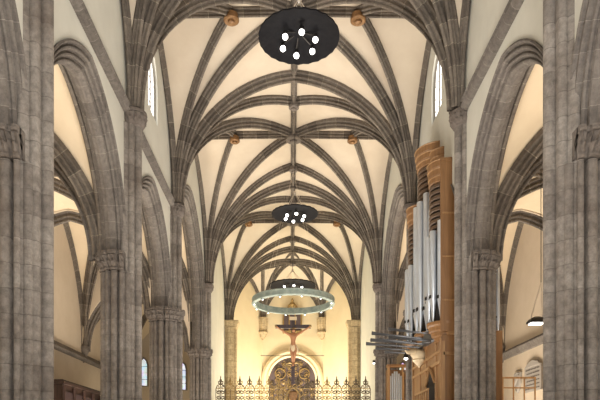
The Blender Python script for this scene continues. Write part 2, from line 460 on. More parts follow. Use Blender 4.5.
# ------------------------------------------------------------------ nave vault
def nave_bay(ya, yb, big, detail=True):
    c = (ya+yb)/2; z = CR(c); mx = 2.9 if big else 2.26; q = .6
    T0, T1, K = (0, ya, CR(ya)), (0, yb, CR(yb)), (0, c, z)
    L0, L1 = (0, c-(c-ya)*q, z+(CR(ya)-z)*q), (0, c+(yb-c)*q, z+(CR(yb)-z)*q)
    mb = MB()
    for s in (-1, 1):
        S0 = (s*XS, ya, SPR[ya]+E); S1 = (s*XS, yb, SPR[yb]+E); Mi = (s*mx, c, z); W = (s*(XW+.05), c, z-.15)
        for S, T in ((S0, T0), (S1, T1)): web(mb, S, [W, Mi, K, T])
    V = mb.build('ceiling', 'web', smooth=60); V['kind'] = 'structure'
    if not detail: return V
    for s in (-1, 1):
        for y, L in ((ya, L0), (yb, L1)):
            S = (s*XS, y, SPR[y]+E)
            rib(V, S, K, .80); rib(V, S, (s*mx, c, z), .72)
            rib(V, S, (s*(XW-.02), c, z-.15), .6)
            if big: rib(V, S, L, .74)
        ridge(V, (0, c, z), (s*(XW-.05), c, z-.08))
        boss(V, (s*mx, c, z-.05), .24 if not big else .22, 'boss')
    ridge(V, T0, K); ridge(V, K, T1)
    boss(V, K, .34)
    if big: boss(V, L0, .2); boss(V, L1, .2)
    return V
bays = [(a, b) for a, b in zip(P, P[1:])]
Vs = []
for a, b in bays:
    Vs.append(nave_bay(a, b, a >= 24, detail=a > 4))
for i, y in enumerate(P[1:]):
    V = Vs[min(i, 5)]
    full_rib(V, (-XS, y, SPR[y]+E), (XS, y, SPR[y]+E), CR(y), .92)

# ------------------------------------------------------------------ aisles, transept arms
def aisle_bay(s, ya, yb, kind):
    XA = 12.7 if yb < 25 else 12.0
    xi, xo, c = s*5.75, s*XA, (ya+yb)/2; xm = (xi+xo)/2
    zi, zo, top = CAP, CAP, 9.9
    if kind == 'transept': zi, zo, top = 7.4, 5.95, 13.4
    mb = MB(); K = (xm, c, top+E)
    for x, z in ((xi, zi), (xo, zo)):
        for y, T in ((ya, (xm, ya, top+E)), (yb, (xm, yb, top+E))):
            web(mb, (x, y, z+E), [(x, c, top-.1+E), K, T])
    V = mb.build('ceiling', 'aweb', smooth=60); V['kind'] = 'structure'
    for x, z in ((xi, zi), (xo, zo)):
        for y in (ya, yb):
            rib(V, (x, y, z+E), K, .85)
            rib(V, (x, y, z+E), (x-(.05 if x == xo else -.05)*s, c, top-.1+E), .75)
            if kind == 'transept':
                rib(V, (x, y, z+E), (xm, (y+c)/2, top+E), .85)
    boss(V, K, .28)
    if kind == 'transept': ridge(V, (xm, ya, top+E), (xm, yb, top+E)); ridge(V, (xi, c, top+E), (xo, c, top+E))
    return V
for s in (-1, 1):
    side = 'left' if s < 0 else 'right'
    for ya, yb in zip(P, P[1:]):
        V = aisle_bay(s, ya, yb, 'transept' if ya == 24.8 else 'aisle')
        if ya < 30: full_rib(V, (s*5.8, yb, CAP+E-.1), (s*(12.7 if yb < 25 else XA), yb, CAP+E-.1), 9.95+E, 1.0, 'arch')
    # outer wall, with cross walls over the arches that lead to and from the transept arm
    mb = MB()
    strip(mb, 'y', s*12.7, s*13.3, -5, 24.8, lambda a: -E, lambda a: 14.5, 1)
    strip(mb, 'y', s*XA, s*(XA+.6), 24.8, 46.3, lambda a: -E, lambda a: 14.5, 1)
    for y in (24.8, 34.3):
        xo = 12.7 if y < 25 else 12.0
        strip(mb, 'x', y-.3, y+.3, s*5.85, s*xo, lambda a: arch_z(a, min(s*5.8, s*xo), max(s*5.8, s*xo), CAP, 9.9), lambda a: 14.5, 40)
    W = mb.build('wall_aisle_%s' % side, 'awall', recalc=True); W['kind'] = 'structure'
    MB().sweep([(s*XA, 24.9, 5.4+E), (s*XA, 45.8, 5.4+E)], (0, 0, -s), [(.2, -.02), (.16, .12), (0, .2), (-.10, .28), (-.22, .24), (-.24, -.02)]).build('string_course', 'arch', W, smooth=30)
    for y in P[2:6]:
        z = CAP+E if y != 34.3 else 6.0+E
        MB().loft([[(s*XA+.34*q*math.cos(2*math.pi*j/16), y+.34*q*math.sin(2*math.pi*j/16), z+dz) for j in range(16)] for q, dz in ((.2, -.9), (.5, -.75), (.62, -.5), (1.0, -.2), (1.15, -.15), (1.15, .02))]).build('corbel', 'cap', W, smooth=40)
    # east end wall of the aisle with its two slim windows
    xa = s*5.78; e = MB()
    strip(e, 'x', 46.0, 46.5, s*5.7, s*(XA+.6), lambda a: -E, lambda a: 14.5, 1)
    e.build('wall_end_%s' % side, 'awall', recalc=True)['kind'] = 'structure'
    for x, z in ((11.4, 6.05), (8.45, 5.75)):
        wn[0] += 1
        o = structure('window_%d' % wn[0])
        prof = [(-.32, -1), (.32, -1), (.32, .6), (.22, .95), (0, 1.15), (-.22, .95), (-.32, .6)]
        p = MB(); k = len(prof)
        p.v = [(s*x+u, 45.97, z+v+E) for u, v in prof]+[(s*x+u, 46.02, z+v+E) for u, v in prof]
        p.face(range(k)); p.face(list(range(k, 2*k))[::-1])
        for j in range(k): p.face((j, (j+1) % k, k+(j+1) % k, k+j))
        p.build('pane', 'stained', o, recalc=True)
        f = MB(); f.tube([Vector((s*x+u, 45.95, z+v+E)) for u, v in prof+prof[:1]], .07, 6)
        for zz in (-.5, 0, .5): f.box((s*x, 45.95, z+zz+E), (.64, .04, .04))
        f.build('window_frame', 'lead', o)
# west wall behind the viewer
mb = MB(); strip(mb, 'x', -5.4, -5.0, -13, 13, lambda a: -E, lambda a: 17, 1)
mb.build('wall_west', 'wall', recalc=True)['kind'] = 'structure'

# ------------------------------------------------------------------ apse
AY = 50.0
def apse():
    PL, PR = (-4.7, 44.9, 9.7+E), (4.7, 44.9, 9.7+E)
    CL, CR = (-2.45, 49.75, 10.9+E), (2.45, 49.75, 10.9+E)
    K = (0, 46.6, 14.9+E); T = (0, 44.9, 15.3+E)
    SL, SR = (-3.75, 47.45, 14.2+E), (3.75, 47.45, 14.2+E); CT = (0, 49.95, 14.1+E)
    mb = MB()
    web(mb, PL, [T, K, SL]); web(mb, PR, [T, K, SR]); web(mb, CL, [SL, K, CT]); web(mb, CR, [SR, K, CT])
    V = mb.build('ceiling', 'web', smooth=60); V['kind'] = 'structure'
    for S, ends in ((PL, [(K, .85), (SL, .7), ((-2.3, 46.9, 14.5+E), .8)]), (PR, [(K, .85), (SR, .7), ((2.3, 46.9, 14.5+E), .8)]),
                    (CL, [(K, .85), (SL, .7), (CT, .7), ((-2.3, 46.9, 14.5+E), .8), ((-.0, 45.3, 15.2+E), .75)]),
                    (CR, [(K, .85), (SR, .7), (CT, .7), ((2.3, 46.9, 14.5+E), .8), ((.0, 45.3, 15.2+E), .75)])):
        for F, s in ends: rib(V, S, F, s*.85)
    ridge(V, T, K); boss(V, K, .25)
    ridge(V, (-2.3, 46.9, 14.5+E), K, .7); ridge(V, (2.3, 46.9, 14.5+E), K, .7)
    # walls
    def wallseg(a, b, name):
        m = MB(); a = Vector((*a, 0)); b = Vector((*b, 0)); t = (b-a).normalized(); nn = Vector((-t.y, t.x, 0))*.5
        base = [a, b, b+nn, a+nn]
        m.loft([[(p.x, p.y, z) for p in base] for z in (0, 16.5+E)])
        m.build(name, 'apse', recalc=True)['kind'] = 'structure'
    wallseg((-5.1, 45.1), (-2.5, AY), 'wall_apse_left'); wallseg((2.5, AY), (5.1, 45.1), 'wall_apse_right')
    wallseg((-2.6, AY), (2.6, AY), 'wall_apse')
    # carved corbels that carry the apse ribs
    for s, w_ in ((-1, 'left'), (1, 'right')):
        t = thing('corbel', 'long tapering ribbed corbel on the apse wall, %s of the crucifix' % w_, 'corbel', (s*2.45, 49.75, 0), 'apse corbels')
        pf = polar([(0, 0, .3), (0, -.3, .13), (.2, -.22, .12), (-.2, -.22, .12), (.3, 0, .12), (-.3, 0, .12)], 48)
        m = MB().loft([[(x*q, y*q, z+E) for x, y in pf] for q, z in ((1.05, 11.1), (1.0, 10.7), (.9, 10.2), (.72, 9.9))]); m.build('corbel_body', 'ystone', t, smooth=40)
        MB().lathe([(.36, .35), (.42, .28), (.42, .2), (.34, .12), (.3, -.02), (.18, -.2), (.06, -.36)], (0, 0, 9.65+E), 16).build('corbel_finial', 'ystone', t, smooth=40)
    for s, w_ in ((-1, 'left'), (1, 'right')):
        t = thing('pilaster', 'yellow-lit block stone pilaster at the %s edge of the apse' % w_, 'pilaster', (s*4.6, 44.95, 0), 'apse pilasters')
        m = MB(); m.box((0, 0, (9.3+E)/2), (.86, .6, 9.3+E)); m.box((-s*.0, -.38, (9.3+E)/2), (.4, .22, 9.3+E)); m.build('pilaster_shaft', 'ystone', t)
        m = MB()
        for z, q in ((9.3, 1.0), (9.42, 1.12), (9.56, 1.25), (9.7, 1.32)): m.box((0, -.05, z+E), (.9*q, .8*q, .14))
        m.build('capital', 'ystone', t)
apse()
# arched recess with gilded tracery
def recess():
    t = thing('gilded_retable', 'round-arched dark recess filled with gilded scrolling tracery under cream arch', 'altarpiece', (0, AY-.02, 0))
    zc = 5.95+E; R = 1.92
    pts = [(-R, 0, 0)]+[(-R*math.cos(math.pi*i/32), 0, zc+R*math.sin(math.pi*i/32)) for i in range(33)]+[(R, 0, 0)]
    p = MB(); k = len(pts)
    p.v = [(x, -.03, z) for x, y, z in pts]+[(x, -.10, z) for x, y, z in pts]
    p.face(range(k)); p.face(list(range(k, 2*k))[::-1]); 
    for j in range(k): p.face((j, (j+1) % k, k+(j+1) % k, k+j))
    p.build('back_panel', 'panel', t, recalc=True)
    full = [Vector(q) for q in pts]
    MB().sweep(full, (0, 1, 0), [(-.02, .0), (-.24, .0), (-.34, .12), (-.26, .25), (-.30, .45), (-.22, .62), (-.02, .7)]).build('arch_surround', 'apse', t, smooth=35)
    rnd = random.Random(3)
    def inside(x, z): return abs(x) < R-.1 and (z < zc or math.hypot(x, z-zc) < R-.12)
    def spiral(cx, cz, r, a0, sgn, n=16, turns=1.35):
        return [(cx+r*(1-.75*i/n)*math.cos(a0+sgn*turns*2*math.pi*i/n), -.16-.03*math.sin(i), cz+r*(1-.75*i/n)*math.sin(a0+sgn*turns*2*math.pi*i/n)) for i in range(n+1)]
    for s in (-1, 1):
        for row in range(8):
            for cidx in range(4):
                cx = .24+cidx*.47; cz = zc+1.55-row*.52-(cidx % 2)*.2; r = .24
                if not inside(cx+.15, cz+.15): continue
                m = MB().tube([(s*x, y, z) for x, y, z in spiral(cx, cz, r, row+cidx*1.3, 1 if (row+cidx) % 2 else -1)], .024, 5)
                m.tube([(s*(cx-.2), -.15, cz-.25), (s*cx, -.17, cz-.05), (s*(cx+.22), -.15, cz+.1)], .02, 5)
                m.lathe([(.01, .06), (.06, .02), (.06, -.02), (.01, -.06)], (s*cx, -.18, cz), 8)
                m  .build('scroll', 'gold' if (row+cidx) % 3 else 'iron', t, smooth=50)
    # large rings to either side
    for s in (-1, 1):
        m = MB().tube([(s*1.0+.42*math.cos(a), -.2, zc+.55+.42*math.sin(a)) for a in [i*math.pi/12 for i in range(25)]], .04, 6); m.build('tracery_ring', 'gold', t, smooth=50)
recess()
# niche high on the apse wall above the cross
def niche():
    t = thing('wall_niche', 'small dark niche with pointed gilt canopy high on the apse wall', 'niche', (0, AY, 0))
    MB().box((0, -.12, 10.85+E), (1.45, .24, 1.7)).build('niche_panel', 'panel', t)
    for x in (-.75, -.25, .25, .75):
        MB().tube([(x, -.3, 9.95+E), (x, -.3, 11.8+E)], .06, 8).build('colonnette', 'gold', t, smooth=50)
    m = MB().tube([(-.45, -.3, 11.7+E), (-.3, -.3, 12.05+E), (0, -.3, 12.5+E), (.3, -.3, 12.05+E), (.45, -.3, 11.7+E)], .09, 8)
    m.lathe([(.02, .5), (.13, .3), (.05, .15), (.2, -.05), (.1, -.25)], (0, -.3, 12.25+E), 10); m.build('canopy', 'gold', t, smooth=50)
    MB().box((0, -.2, 9.95+E), (1.6, .4, .16)).build('sill', 'gold', t)
niche()
tag(MB().tube([(-2.6, 49.2, 7.9+E), (0, 49.2, 7.88+E), (2.6, 49.2, 7.9+E)], .025, 6).build('tie_rod', 'dark'), 'thin dark horizontal rod across the apse above the gilded recess', 'rod')

# ------------------------------------------------------------------ chandeliers
def chandelier(x, y, z, R, label, zoff):
    t = thing('chandelier', label, 'chandelier', (x, y, z+E), 'dark disc chandeliers')
    n = 48
    pr = [(.0, .10), (.25, .09), (.6, .05), (.93, .0), (1.0, -.02), (1.0, -.06), (.93, -.05), (.6, 0), (.25, .03), (.0, .04)]
    MB().loft([[(R*max(q, .01)*math.cos(2*math.pi*j/n), R*max(q, .01)*math.sin(2*math.pi*j/n), h*R+(.012 if j % 2 else -.012)*q) for j in range(n)] for q, h in pr]).build('disc', 'disc', t, smooth=25)
    for i in range(6):
        a = math.radians(30+60*i+8); px, py = .43*R*math.cos(a), .43*R*math.sin(a)
        lamp = MB().tube([(px*.3, py*.3, .05), (px*.8, py*.8, -.05), (px, py, -.08)], .025, 6)
        lamp.lathe([(.03, .02), (.06, 0), (.075, -.08), (.06, -.1)], (px, py, -.08), 12)
        o = lamp.build('lamp_arm', 'dark', t, smooth=50)
        MB().lathe([(.04, 0), (.07, -.04), (.075, -.09), (.05, -.13), (.015, -.15)], (px, py, -.15), 14).build('bulb', 'bulb', o, smooth=60)
    hub = .95
    for i in range(4):
        a = math.pi/4+i*math.pi/2
        MB().tube([(.55*R*math.cos(a), .55*R*math.sin(a), .04), (.03*math.cos(a), .03*math.sin(a), hub)], .014, 6).build('cable', 'cable', t)
    MB().lathe([(.02, .12), (.06, .08), (.07, -.04), (.03, -.1)], (0, 0, hub), 12).build('hub', 'cable', t, smooth=50)
    MB().tube([(0, 0, hub), (0, 0, CR(y)-E-.35-z)], .016, 6).build('suspension_rod', 'dark', t)
    L = bpy.data.lights.new('chandelier_light', 'POINT'); L.energy = 30; L.color = (1, .93, .82); L.shadow_soft_size = .3
    lo = bpy.data.objects.new('chandelier_light', L); C.objects.link(lo); lo.parent = t; lo.location = (0, 0, -1.6)
chandelier(.08, 16.3, 11.30, 1.10, 'dark disc chandelier with six bulbs hanging nearest, at the top of the view', 0)
chandelier(.06, 29.0, 11.55, 1.12, 'dark disc chandelier hanging in the middle of the three, above the light ring', 0)
chandelier(-.02, 39.5, 11.0, 1.55, 'dark disc chandelier hanging farthest, just above the pale ring lamp', 0)

# pale ring lamp
def ring_lamp():
    t = thing('ring_lamp', 'large pale grey-green metal ring lamp with small lights, hung above the crucifix', 'lamp', (0.0, 33.0, 8.25+E))
    R = 2.26; n = 64
    MB().loft([[(r*math.cos(2*math.pi*j/n), r*math.sin(2*math.pi*j/n), z) for j in range(n)] for r, z in ((R, -.17), (R+.02, -.12), (R, -.1), (R, .1), (R+.02, .12), (R, .17), (R-.2, .17), (R-.2, -.17), (R, -.17))], cap=False).build('band', 'ring', t, smooth=30)
    for i in range(12):
        a = i*math.pi/6+.2; x, y = (R-.1)*math.cos(a), (R-.1)*math.sin(a)
        s = MB().lathe([(.07, .05), (.09, 0), (.08, -.05), (.05, -.06)], (x, y, -.17), 12).build('socket', 'ring', t, smooth=50)
        MB().lathe([(.03, 0), (.035, -.02), (.02, -.04), (.005, -.05)], (x, y, -.22), 12).build('bulb', 'bulb', s, smooth=50)
    for i in range(4):
        a = math.pi/4+i*math.pi/2
        MB().tube([((R-.1)*math.cos(a), (R-.1)*math.sin(a), .17), (0, 0, 7.2)], .006, 5).build('cable', 'cable', t)
ring_lamp()

# ------------------------------------------------------------------ gilded choir screen and crucifix
YS = 34.3
def screen():
    t = thing('choir_screen', 'tall gilded wrought-iron screen with scrolled cresting across the chancel', 'screen', (0, YS, 0))
    H = 3.62+E; X0 = 4.42
    def rail(z, h, m='gold', d=.05): MB().box((0, 0, z), (2*X0, d, h)).build('rail', m, t)
    rail(H, .035); rail(H-.72, .04); rail(H-1.3, .05); rail(1.2, .08); rail(.1, .12)
    MB().box((0, 0, 0.04), (2*X0, .3, .08)).build('sill', 'iron', t)
    nb = 32
    for i in range(nb+1):
        x = -X0+2*X0*i/nb
        MB().tube([(x, 0, .05), (x, 0, H)], .020, 6).build('bar', 'iron', t)
    W_ = 2*X0/16
    rnd = random.Random(5)
    def spir(cx, cz, r, a0, sg, turns=1.25, n=14):
        return [(cx+r*(1-.7*i/n)*math.cos(a0+sg*turns*2*math.pi*i/n), 0, cz+r*(1-.7*i/n)*math.sin(a0+sg*turns*2*math.pi*i/n)) for i in range(n+1)]
    for i in range(16):
        cx = -X0+W_*(i+.5); m = 'gold' if 4 <= i <= 7 or i % 5 == 1 else 'iron'
        # scroll panel under the top rail
        p = MB()
        for sx in (-1, 1):
            p.tube(spir(cx+sx*.14, H-.20, .13, math.pi/2, sx), .028, 5); p.tube(spir(cx+sx*.14, H-.52, .13, -math.pi/2, -sx), .028, 5)
            p.tube([(cx+sx*.27, 0, H-.05), (cx+sx*.05, 0, H-.36), (cx+sx*.27, 0, H-.68)], .018, 5)
            p.tube(spir(cx+sx*.14, H-.90, .12, math.pi/2, sx), .018, 5); p.tube(spir(cx+sx*.14, H-1.14, .11, -math.pi/2, -sx), .018, 5)
        p.build('scroll_panel', m, t, smooth=50)
        f = MB(); k = rnd.uniform(.92, 1.06)
        for sx in (-1, 1):
            f.tube([(cx+sx*.26, 0, H), (cx+sx*.20, 0, H+.16*k), (cx+sx*.05, 0, H+.24*k), (cx, 0, H+.40*k)], .03, 5)
            f.tube([(cx, 0, H+.20*k), (cx+sx*.12, 0, H+.30*k), (cx+sx*.13, 0, H+.42*k), (cx+sx*.06, 0, H+.40*k)], .03, 5)
            f.tube(spir(cx+sx*.10, H+.09, .075, 0, sx), .016, 5)
        f.lathe([(.02, -.4), (.03, -.12), (.075, 0), (.05, .1), (.02, .16), (.035, .2), (.005, .3)], (cx, 0, H+.44*k), 8)
        f.build('finial', m, t, smooth=50)
    # central gilt cartouche
    m = MB()
    for sx in (-1, 1):
        m.tube([(0, -.1, H-.95), (sx*.32, -.1, H-.75), (sx*.38, -.1, H-.35), (sx*.2, -.1, H-.08), (0, -.1, H+.05)], .05, 6)
        m.tube([(sx*.38, -.1, H-.5), (sx*.58, -.1, H-.35), (sx*.55, -.1, H-.1), (sx*.42, -.1, H-.18)], .035, 6)
    c = m.build('cartouche', 'gold', t, smooth=50)
    MB().lathe([(.02, .06), (.2, .05), (.28, .0), (.2, -.05), (.02, -.06)], (0, 0, 0), 20)
    v = MB(); v.loft([[(x*q, yy, H-.45+z*q) for x, z in ((-.24, .26), (0, .3), (.24, .26), (.24, -.05), (.12, -.27), (0, -.36), (-.12, -.27), (-.24, -.05))] for q, yy in ((1, -.06), (1, -.11), (.8, -.15))]); v.build('shield', 'boss', c)
screen()

def crucifix():
    z0 = 3.66+.22+E; YC = YS-.16
    t = thing('crucifix', 'carved crucifix with pale figure on dark cross, standing atop the gilded screen', 'crucifix', (0.0, YC, z0))
    H = 3.75
    m = MB(); m.box((0, 0, H/2), (.20, .10, H)); m.build('upright', 'crosswood', t)
    zb = 3.15
    MB().box((0, -.02, zb+.10), (2.02, .14, .20)).build('crossbeam', 'crosswood', t)
    MB().box((0, -.09, H-.05), (.42, .05, .18)).build('title_board', 'white', t)
    # leafy ends at the foot of the figure
    for sx in (-1, 1):
        m = MB().tube([(0, -.05, 1.12), (sx*.2, -.06, 1.2), (sx*.4, -.06, 1.12), (sx*.45, -.06, 1.24)], [.05, .06, .05, .02], 8)
        m.tube([(sx*.3, -.06, 1.15), (sx*.36, -.06, 1.0), (sx*.3, -.06, .95)], [.05, .04, .015], 8)
        m.build('gilt_leaf', 'gold', t, smooth=50)
    for sx in (-1, 1):
        m = MB().lathe([(.02, .09), (.06, .05), (.06, -.05), (.02, -.09)], (sx*.98, -.12, zb+.10), 10); m.build('beam_end', 'gold', t, smooth=50)
    # figure: one skinned body
    J = {'pelvis': (0.02, -.20, 2.05, .135), 'waist': (.0, -.21, 2.28, .115), 'chest': (0, -.22, 2.55, .155), 'collar': (0, -.20, 2.76, .10),
         'neck': (.01, -.22, 2.86, .055), 'jaw': (.03, -.27, 2.94, .075), 'head': (.04, -.26, 3.04, .095),
         'shl': (-.20, -.20, 2.75, .07), 'ell': (-.52, -.14, 2.95, .046), 'wrl': (-.82, -.12, 3.14, .032), 'hal': (-.92, -.13, 3.20, .036),
         'shr': (.20, -.20, 2.75, .07), 'elr': (.52, -.14, 2.95, .046), 'wrr': (.82, -.12, 3.14, .032), 'har': (.92, -.13, 3.20, .036),
         'hpl': (-.09, -.20, 1.95, .10), 'knl': (-.06, -.30, 1.58, .068), 'anl': (-.02, -.15, 1.18, .042), 'ftl': (-.01, -.20, 1.06, .038), 'tol': (-.02, -.27, .97, .026),
         'hpr': (.11, -.20, 1.95, .10), 'knr': (.09, -.33, 1.60, .068), 'anr': (.04, -.20, 1.20, .042), 'ftr': (.03, -.25, 1.08, .038), 'tor': (.03, -.31, .99, .026)}
    ed = [('pelvis', 'waist'), ('waist', 'chest'), ('chest', 'collar'), ('collar', 'neck'), ('neck', 'jaw'), ('jaw', 'head'),
          ('collar', 'shl'), ('shl', 'ell'), ('ell', 'wrl'), ('wrl', 'hal'), ('collar', 'shr'), ('shr', 'elr'), ('elr', 'wrr'), ('wrr', 'har'),
          ('pelvis', 'hpl'), ('hpl', 'knl'), ('knl', 'anl'), ('anl', 'ftl'), ('ftl', 'tol'), ('pelvis', 'hpr'), ('hpr', 'knr'), ('knr', 'anr'), ('anr', 'ftr'), ('ftr', 'tor')]
    for s, h in ((-1, 'hal'), (1, 'har')):
        hx, hy, hz, _ = J[h]
        for i, a in enumerate((-30, -5, 18, 40)):
            n1, n2 = '%sf%da' % (h, i), '%sf%db' % (h, i); a = math.radians(a+10)
            J[n1] = (hx+s*.06*math.cos(a), hy-.01, hz+.06*math.sin(a), .012); J[n2] = (hx+s*.09*math.cos(a), hy-.045, hz+.09*math.sin(a), .009)
            ed += [(h, n1), (n1, n2)]
        J[h+'t'] = (hx-s*.01, hy-.03, hz+.07, .012); ed.append((h, h+'t'))
    keys = list(J); me = bpy.data.meshes.new('body'); me.from_pydata([J[k][:3] for k in keys], [(keys.index(a), keys.index(b)) for a, b in ed], [])
    me.materials.append(M['skin']); o = bpy.data.objects.new('body', me); C.objects.link(o); o.parent = t
    sk = o.modifiers.new('skin', 'SKIN'); sk.use_smooth_shade = True
    if not me.skin_vertices: me.attributes.new  # layer comes with the modifier
    import bmesh
    bm = bmesh.new(); bm.from_mesh(me); lay = bm.verts.layers.skin.verify(); bm.verts.ensure_lookup_table()
    for i, k in enumerate(keys):
        r = J[k][3]*(1.18 if k[:2] in ('ha',) or len(k) > 4 else 1.3); bm.verts[i][lay].radius = (r, r*(.8 if k in ('chest', 'waist', 'pelvis') else 1)); bm.verts[i][lay].use_root = (k == 'pelvis')
    bm.to_mesh(me); bm.free()
    ss = o.modifiers.new('subd', 'SUBSURF'); ss.levels = 2; ss.render_levels = 2
    # loincloth, hair, crown
    pf = [(.19*math.cos(a), .14*math.sin(a)) for a in [i*math.pi/10 for i in range(20)]]
    m = MB().loft([[(.01+x*q*(1+.08*math.sin(i*2.1)), -.21+y*q, z+.02*math.sin(i*1.3)) for i, (x, y) in enumerate(pf)] for q, z in ((.95, 2.17), (1.02, 2.10), (1.05, 2.0), (1.08, 1.9), (1.02, 1.80))])
    m.tube([(.17, -.26, 2.1), (.26, -.28, 1.98), (.25, -.28, 1.78), (.3, -.28, 1.66)], [.03, .06, .05, .015], 8)
    m.build('loincloth', 'loin', t, smooth=60)
    m = MB().lathe([(.02, .13), (.08, .10), (.115, .02), (.11, -.06), (.08, -.15)], (.05, -.235, 3.05), 14); m.build('hair', 'hair', t, smooth=60)
    m = MB().tube([(.045+.115*math.cos(a), -.25+.115*math.sin(a), 3.09) for a in [i*math.pi/8 for i in range(17)]], .018, 6); m.build('crown', 'gold', t, smooth=50)
crucifix()

# ------------------------------------------------------------------ organ
def organ():
    t = thing('pipe_organ', 'large stepped oak organ case with silver pipes and horizontal trumpets on the right', 'pipe organ', (5.2, 21.7, 0))
    ox, oy = 5.1, 21.7; xb = 0.0
    z = lambda v: v+E
    def half0(mb, yc, prof, n=18, xo=0):
        """half-round stack bulging towards the nave; prof = (radius, z)"""
        rings = []
        for r, zz in prof:
            row = [(xb+xo, yc+r, zz)]+[(xb+xo-r*1.0*math.sin(math.pi*i/n), yc+r*math.cos(math.pi*i/n), zz) for i in range(1, n)]+[(xb+xo, yc-r, zz)]
            row += [(xb+.05, yc-r, zz), (xb+.05, yc+r, zz)]
            rings.append(row)
        return mb.loft(rings)
    def pipe(p, x, y, z0, z1, r, foot=.7, par=None):
        m = MB().lathe([(.018, 0), (r*.98, foot), (r, foot+.02), (r, foot+.05)], (x, y, z0), 14, cap=True)
        m.lathe([(r*.93, foot), (r*.93, foot+r*1.1)], (x, y, z0), 14)
        m.lathe([(r, foot+r*1.1), (r, z1-z0-.02), (r*.9, z1-z0)], (x, y, z0), 14)
        o = m.build('pipe', 'pipe', par or t, smooth=50)
        MB().box((x-r*.93, y, z0+foot+r*.6), (r*.35, r*1.3, r*.9)).build('mouth', 'void', o)
    def tower(yc, R, top, bot, ptop, npipe, r, so=0):
        def half(mb, yc, prof): return half0(mb, yc, prof, 18, so)
        c = MB()
        half(c, yc, [(R*.90, z(top-.72)), (R*.96, z(top-.70)), (R*.96, z(top-.50)), (R, z(top-.48)), (R, z(top-.26)), (R*1.04, z(top-.24)), (R*1.04, z(top))])
        cr = c.build('tower_cornice', 'owood', t, smooth=35)
        for q, h in ((.97, .52), (1.01, .28), (1.05, .03)):
            b = MB(); half(b, yc, [(R*q-.01, z(top-h-.025)), (R*q+.015, z(top-h)), (R*q-.01, z(top-h+.025))]); b.build('moulding', 'olight', cr, smooth=30)
        # slatted shade between cornice and pipe tops
        zz = top-.74; k = 0
        while zz > ptop-.25:
            b = MB(); half(b, yc, [(R*.88, z(zz-.13)), (R*.93, z(zz-.11)), (R*.93, z(zz-.02)), (R*.86, z(zz))]); b.build('slat', 'obrown', t, smooth=30)
            zz -= .19; k += 1
        b = MB(); half(b, yc, [(R*.80, z(bot)), (R*.80, z(top-.6))]); b.build('tower_core', 'void', t, smooth=35)
        for i in range(npipe):
            a = math.pi*(i+.95)/(npipe+.9)
            px, py = xb+so-(R-.02)*math.sin(a), yc+(R-.02)*math.cos(a)
            pipe(t, px, py, z(bot+.02), z(ptop+.28*math.cos(2*(a-math.pi/2))*-1), r, .62+.12*math.sin(a))
        b = MB(); half(b, yc, [(R*.55, z(bot-.62)), (R*.62, z(bot-.60)), (R*.66, z(bot-.48)), (R*.80, z(bot-.44)), (R*.84, z(bot-.32)), (R*.95, z(bot-.28)), (R*.98, z(bot-.15)), (R*1.08, z(bot-.10)), (R*1.08, z(bot))])
        b.build('tower_base', 'owood', t, smooth=35)
    tower(0, .80, 10.85, 4.25, 9.1, 7, .13)
    tower(-.98, .42, 10.35, 4.25, 8.6, 4, .10, -.08); tower(.98, .42, 10.35, 4.25, 8.6, 4, .10, -.08)
    tower(-1.80, .56, 9.5, 4.25, 7.35, 5, .115, -.22); tower(1.80, .56, 9.5, 4.25, 7.35, 5, .115, -.22)
    # case body behind the towers, its end panels
    for s in (-1, 1):
        e = MB().box((-.12, s*2.36, z(6.65)), (.80, .07, 5.5))
        e.box((-.16, s*2.36, z(9.42)), (.70, .12, .10)); ep = e.build('end_panel', 'owood', t)
        for zz in (4.9, 6.3, 7.7): MB().box((-.16, s*2.41, z(zz)), (.60, .03, .05)).build('panel_rail', 'olight', ep)
    MB().box((.10, 0, z(6.35)), (.16, 4.6, 5.0)).build('back_board', 'owood', t)
    MB().box((.02, 0, z(3.95)), (.60, 4.75, .30)).build('impost', 'olight', t)
    # lower case
    lc = MB().box((.30, .0, (3.8+E)/2+.0), (1.5, 4.5, 3.8+E)).build('lower_case', 'owood', t)
    f = MB()
    for yy in (-2.22, -1.55, -.1, .9, 2.2): f.box((-.47, yy, z(1.4)), (.05, .10, 4.6))
    for zz in (3.3, 2.95, .4): f.box((-.475, 0, z(zz)), (.06, 4.5, .09))
    f.box((.3, -2.27, z(3.2)), (1.4, .05, .1)); f.box((.3, -2.27, z(1.6)), (1.4, .05, .1)); f.box((-.4, -2.27, z(1.5)), (.1, .05, 4.2)); f.box((1.0, -2.27, z(1.5)), (.1, .05, 4.2))
    f.build('case_framing', 'olight', lc)
    dmb = MB(); k = 0
    pts = [(-1.45, .3), (-.2, .3), (-.2, 2.35), (-.82, 2.85), (-1.45, 2.35)]
    dmb.v = [(-.462, a, z(b)) for a, b in pts]+[(-.40, a, z(b)) for a, b in pts]
    dmb.face(range(5)); dmb.face([9, 8, 7, 6, 5])
    for j in range(5): dmb.face((j, (j+1) % 5, 5+(j+1) % 5, 5+j))
    dmb.build('doorway_shade', 'void', lc, recalc=True)  # dark plate on the solid case, painted as the shade of a doorway
    g = MB().tube([(-.5, -1.5, z(2.35)), (-.52, -.82, z(2.95)), (-.5, -.15, z(2.35))], .05, 6); g.build('gable_trim', 'olight', lc)
    r = MB()
    r.box((-.75, -.6, z(2.1)), (.05, 2.2, .07)); r.box((-.75, -.6, z(.9)), (.5, 2.2, .12))
    for i in range(8): r.box((-.75, -1.65+i*.3, z(1.5)), (.04, .04, 1.2))
    r.build('balcony_rail', 'olight', t)
    # horizontal trumpets
    rr = random.Random(11)
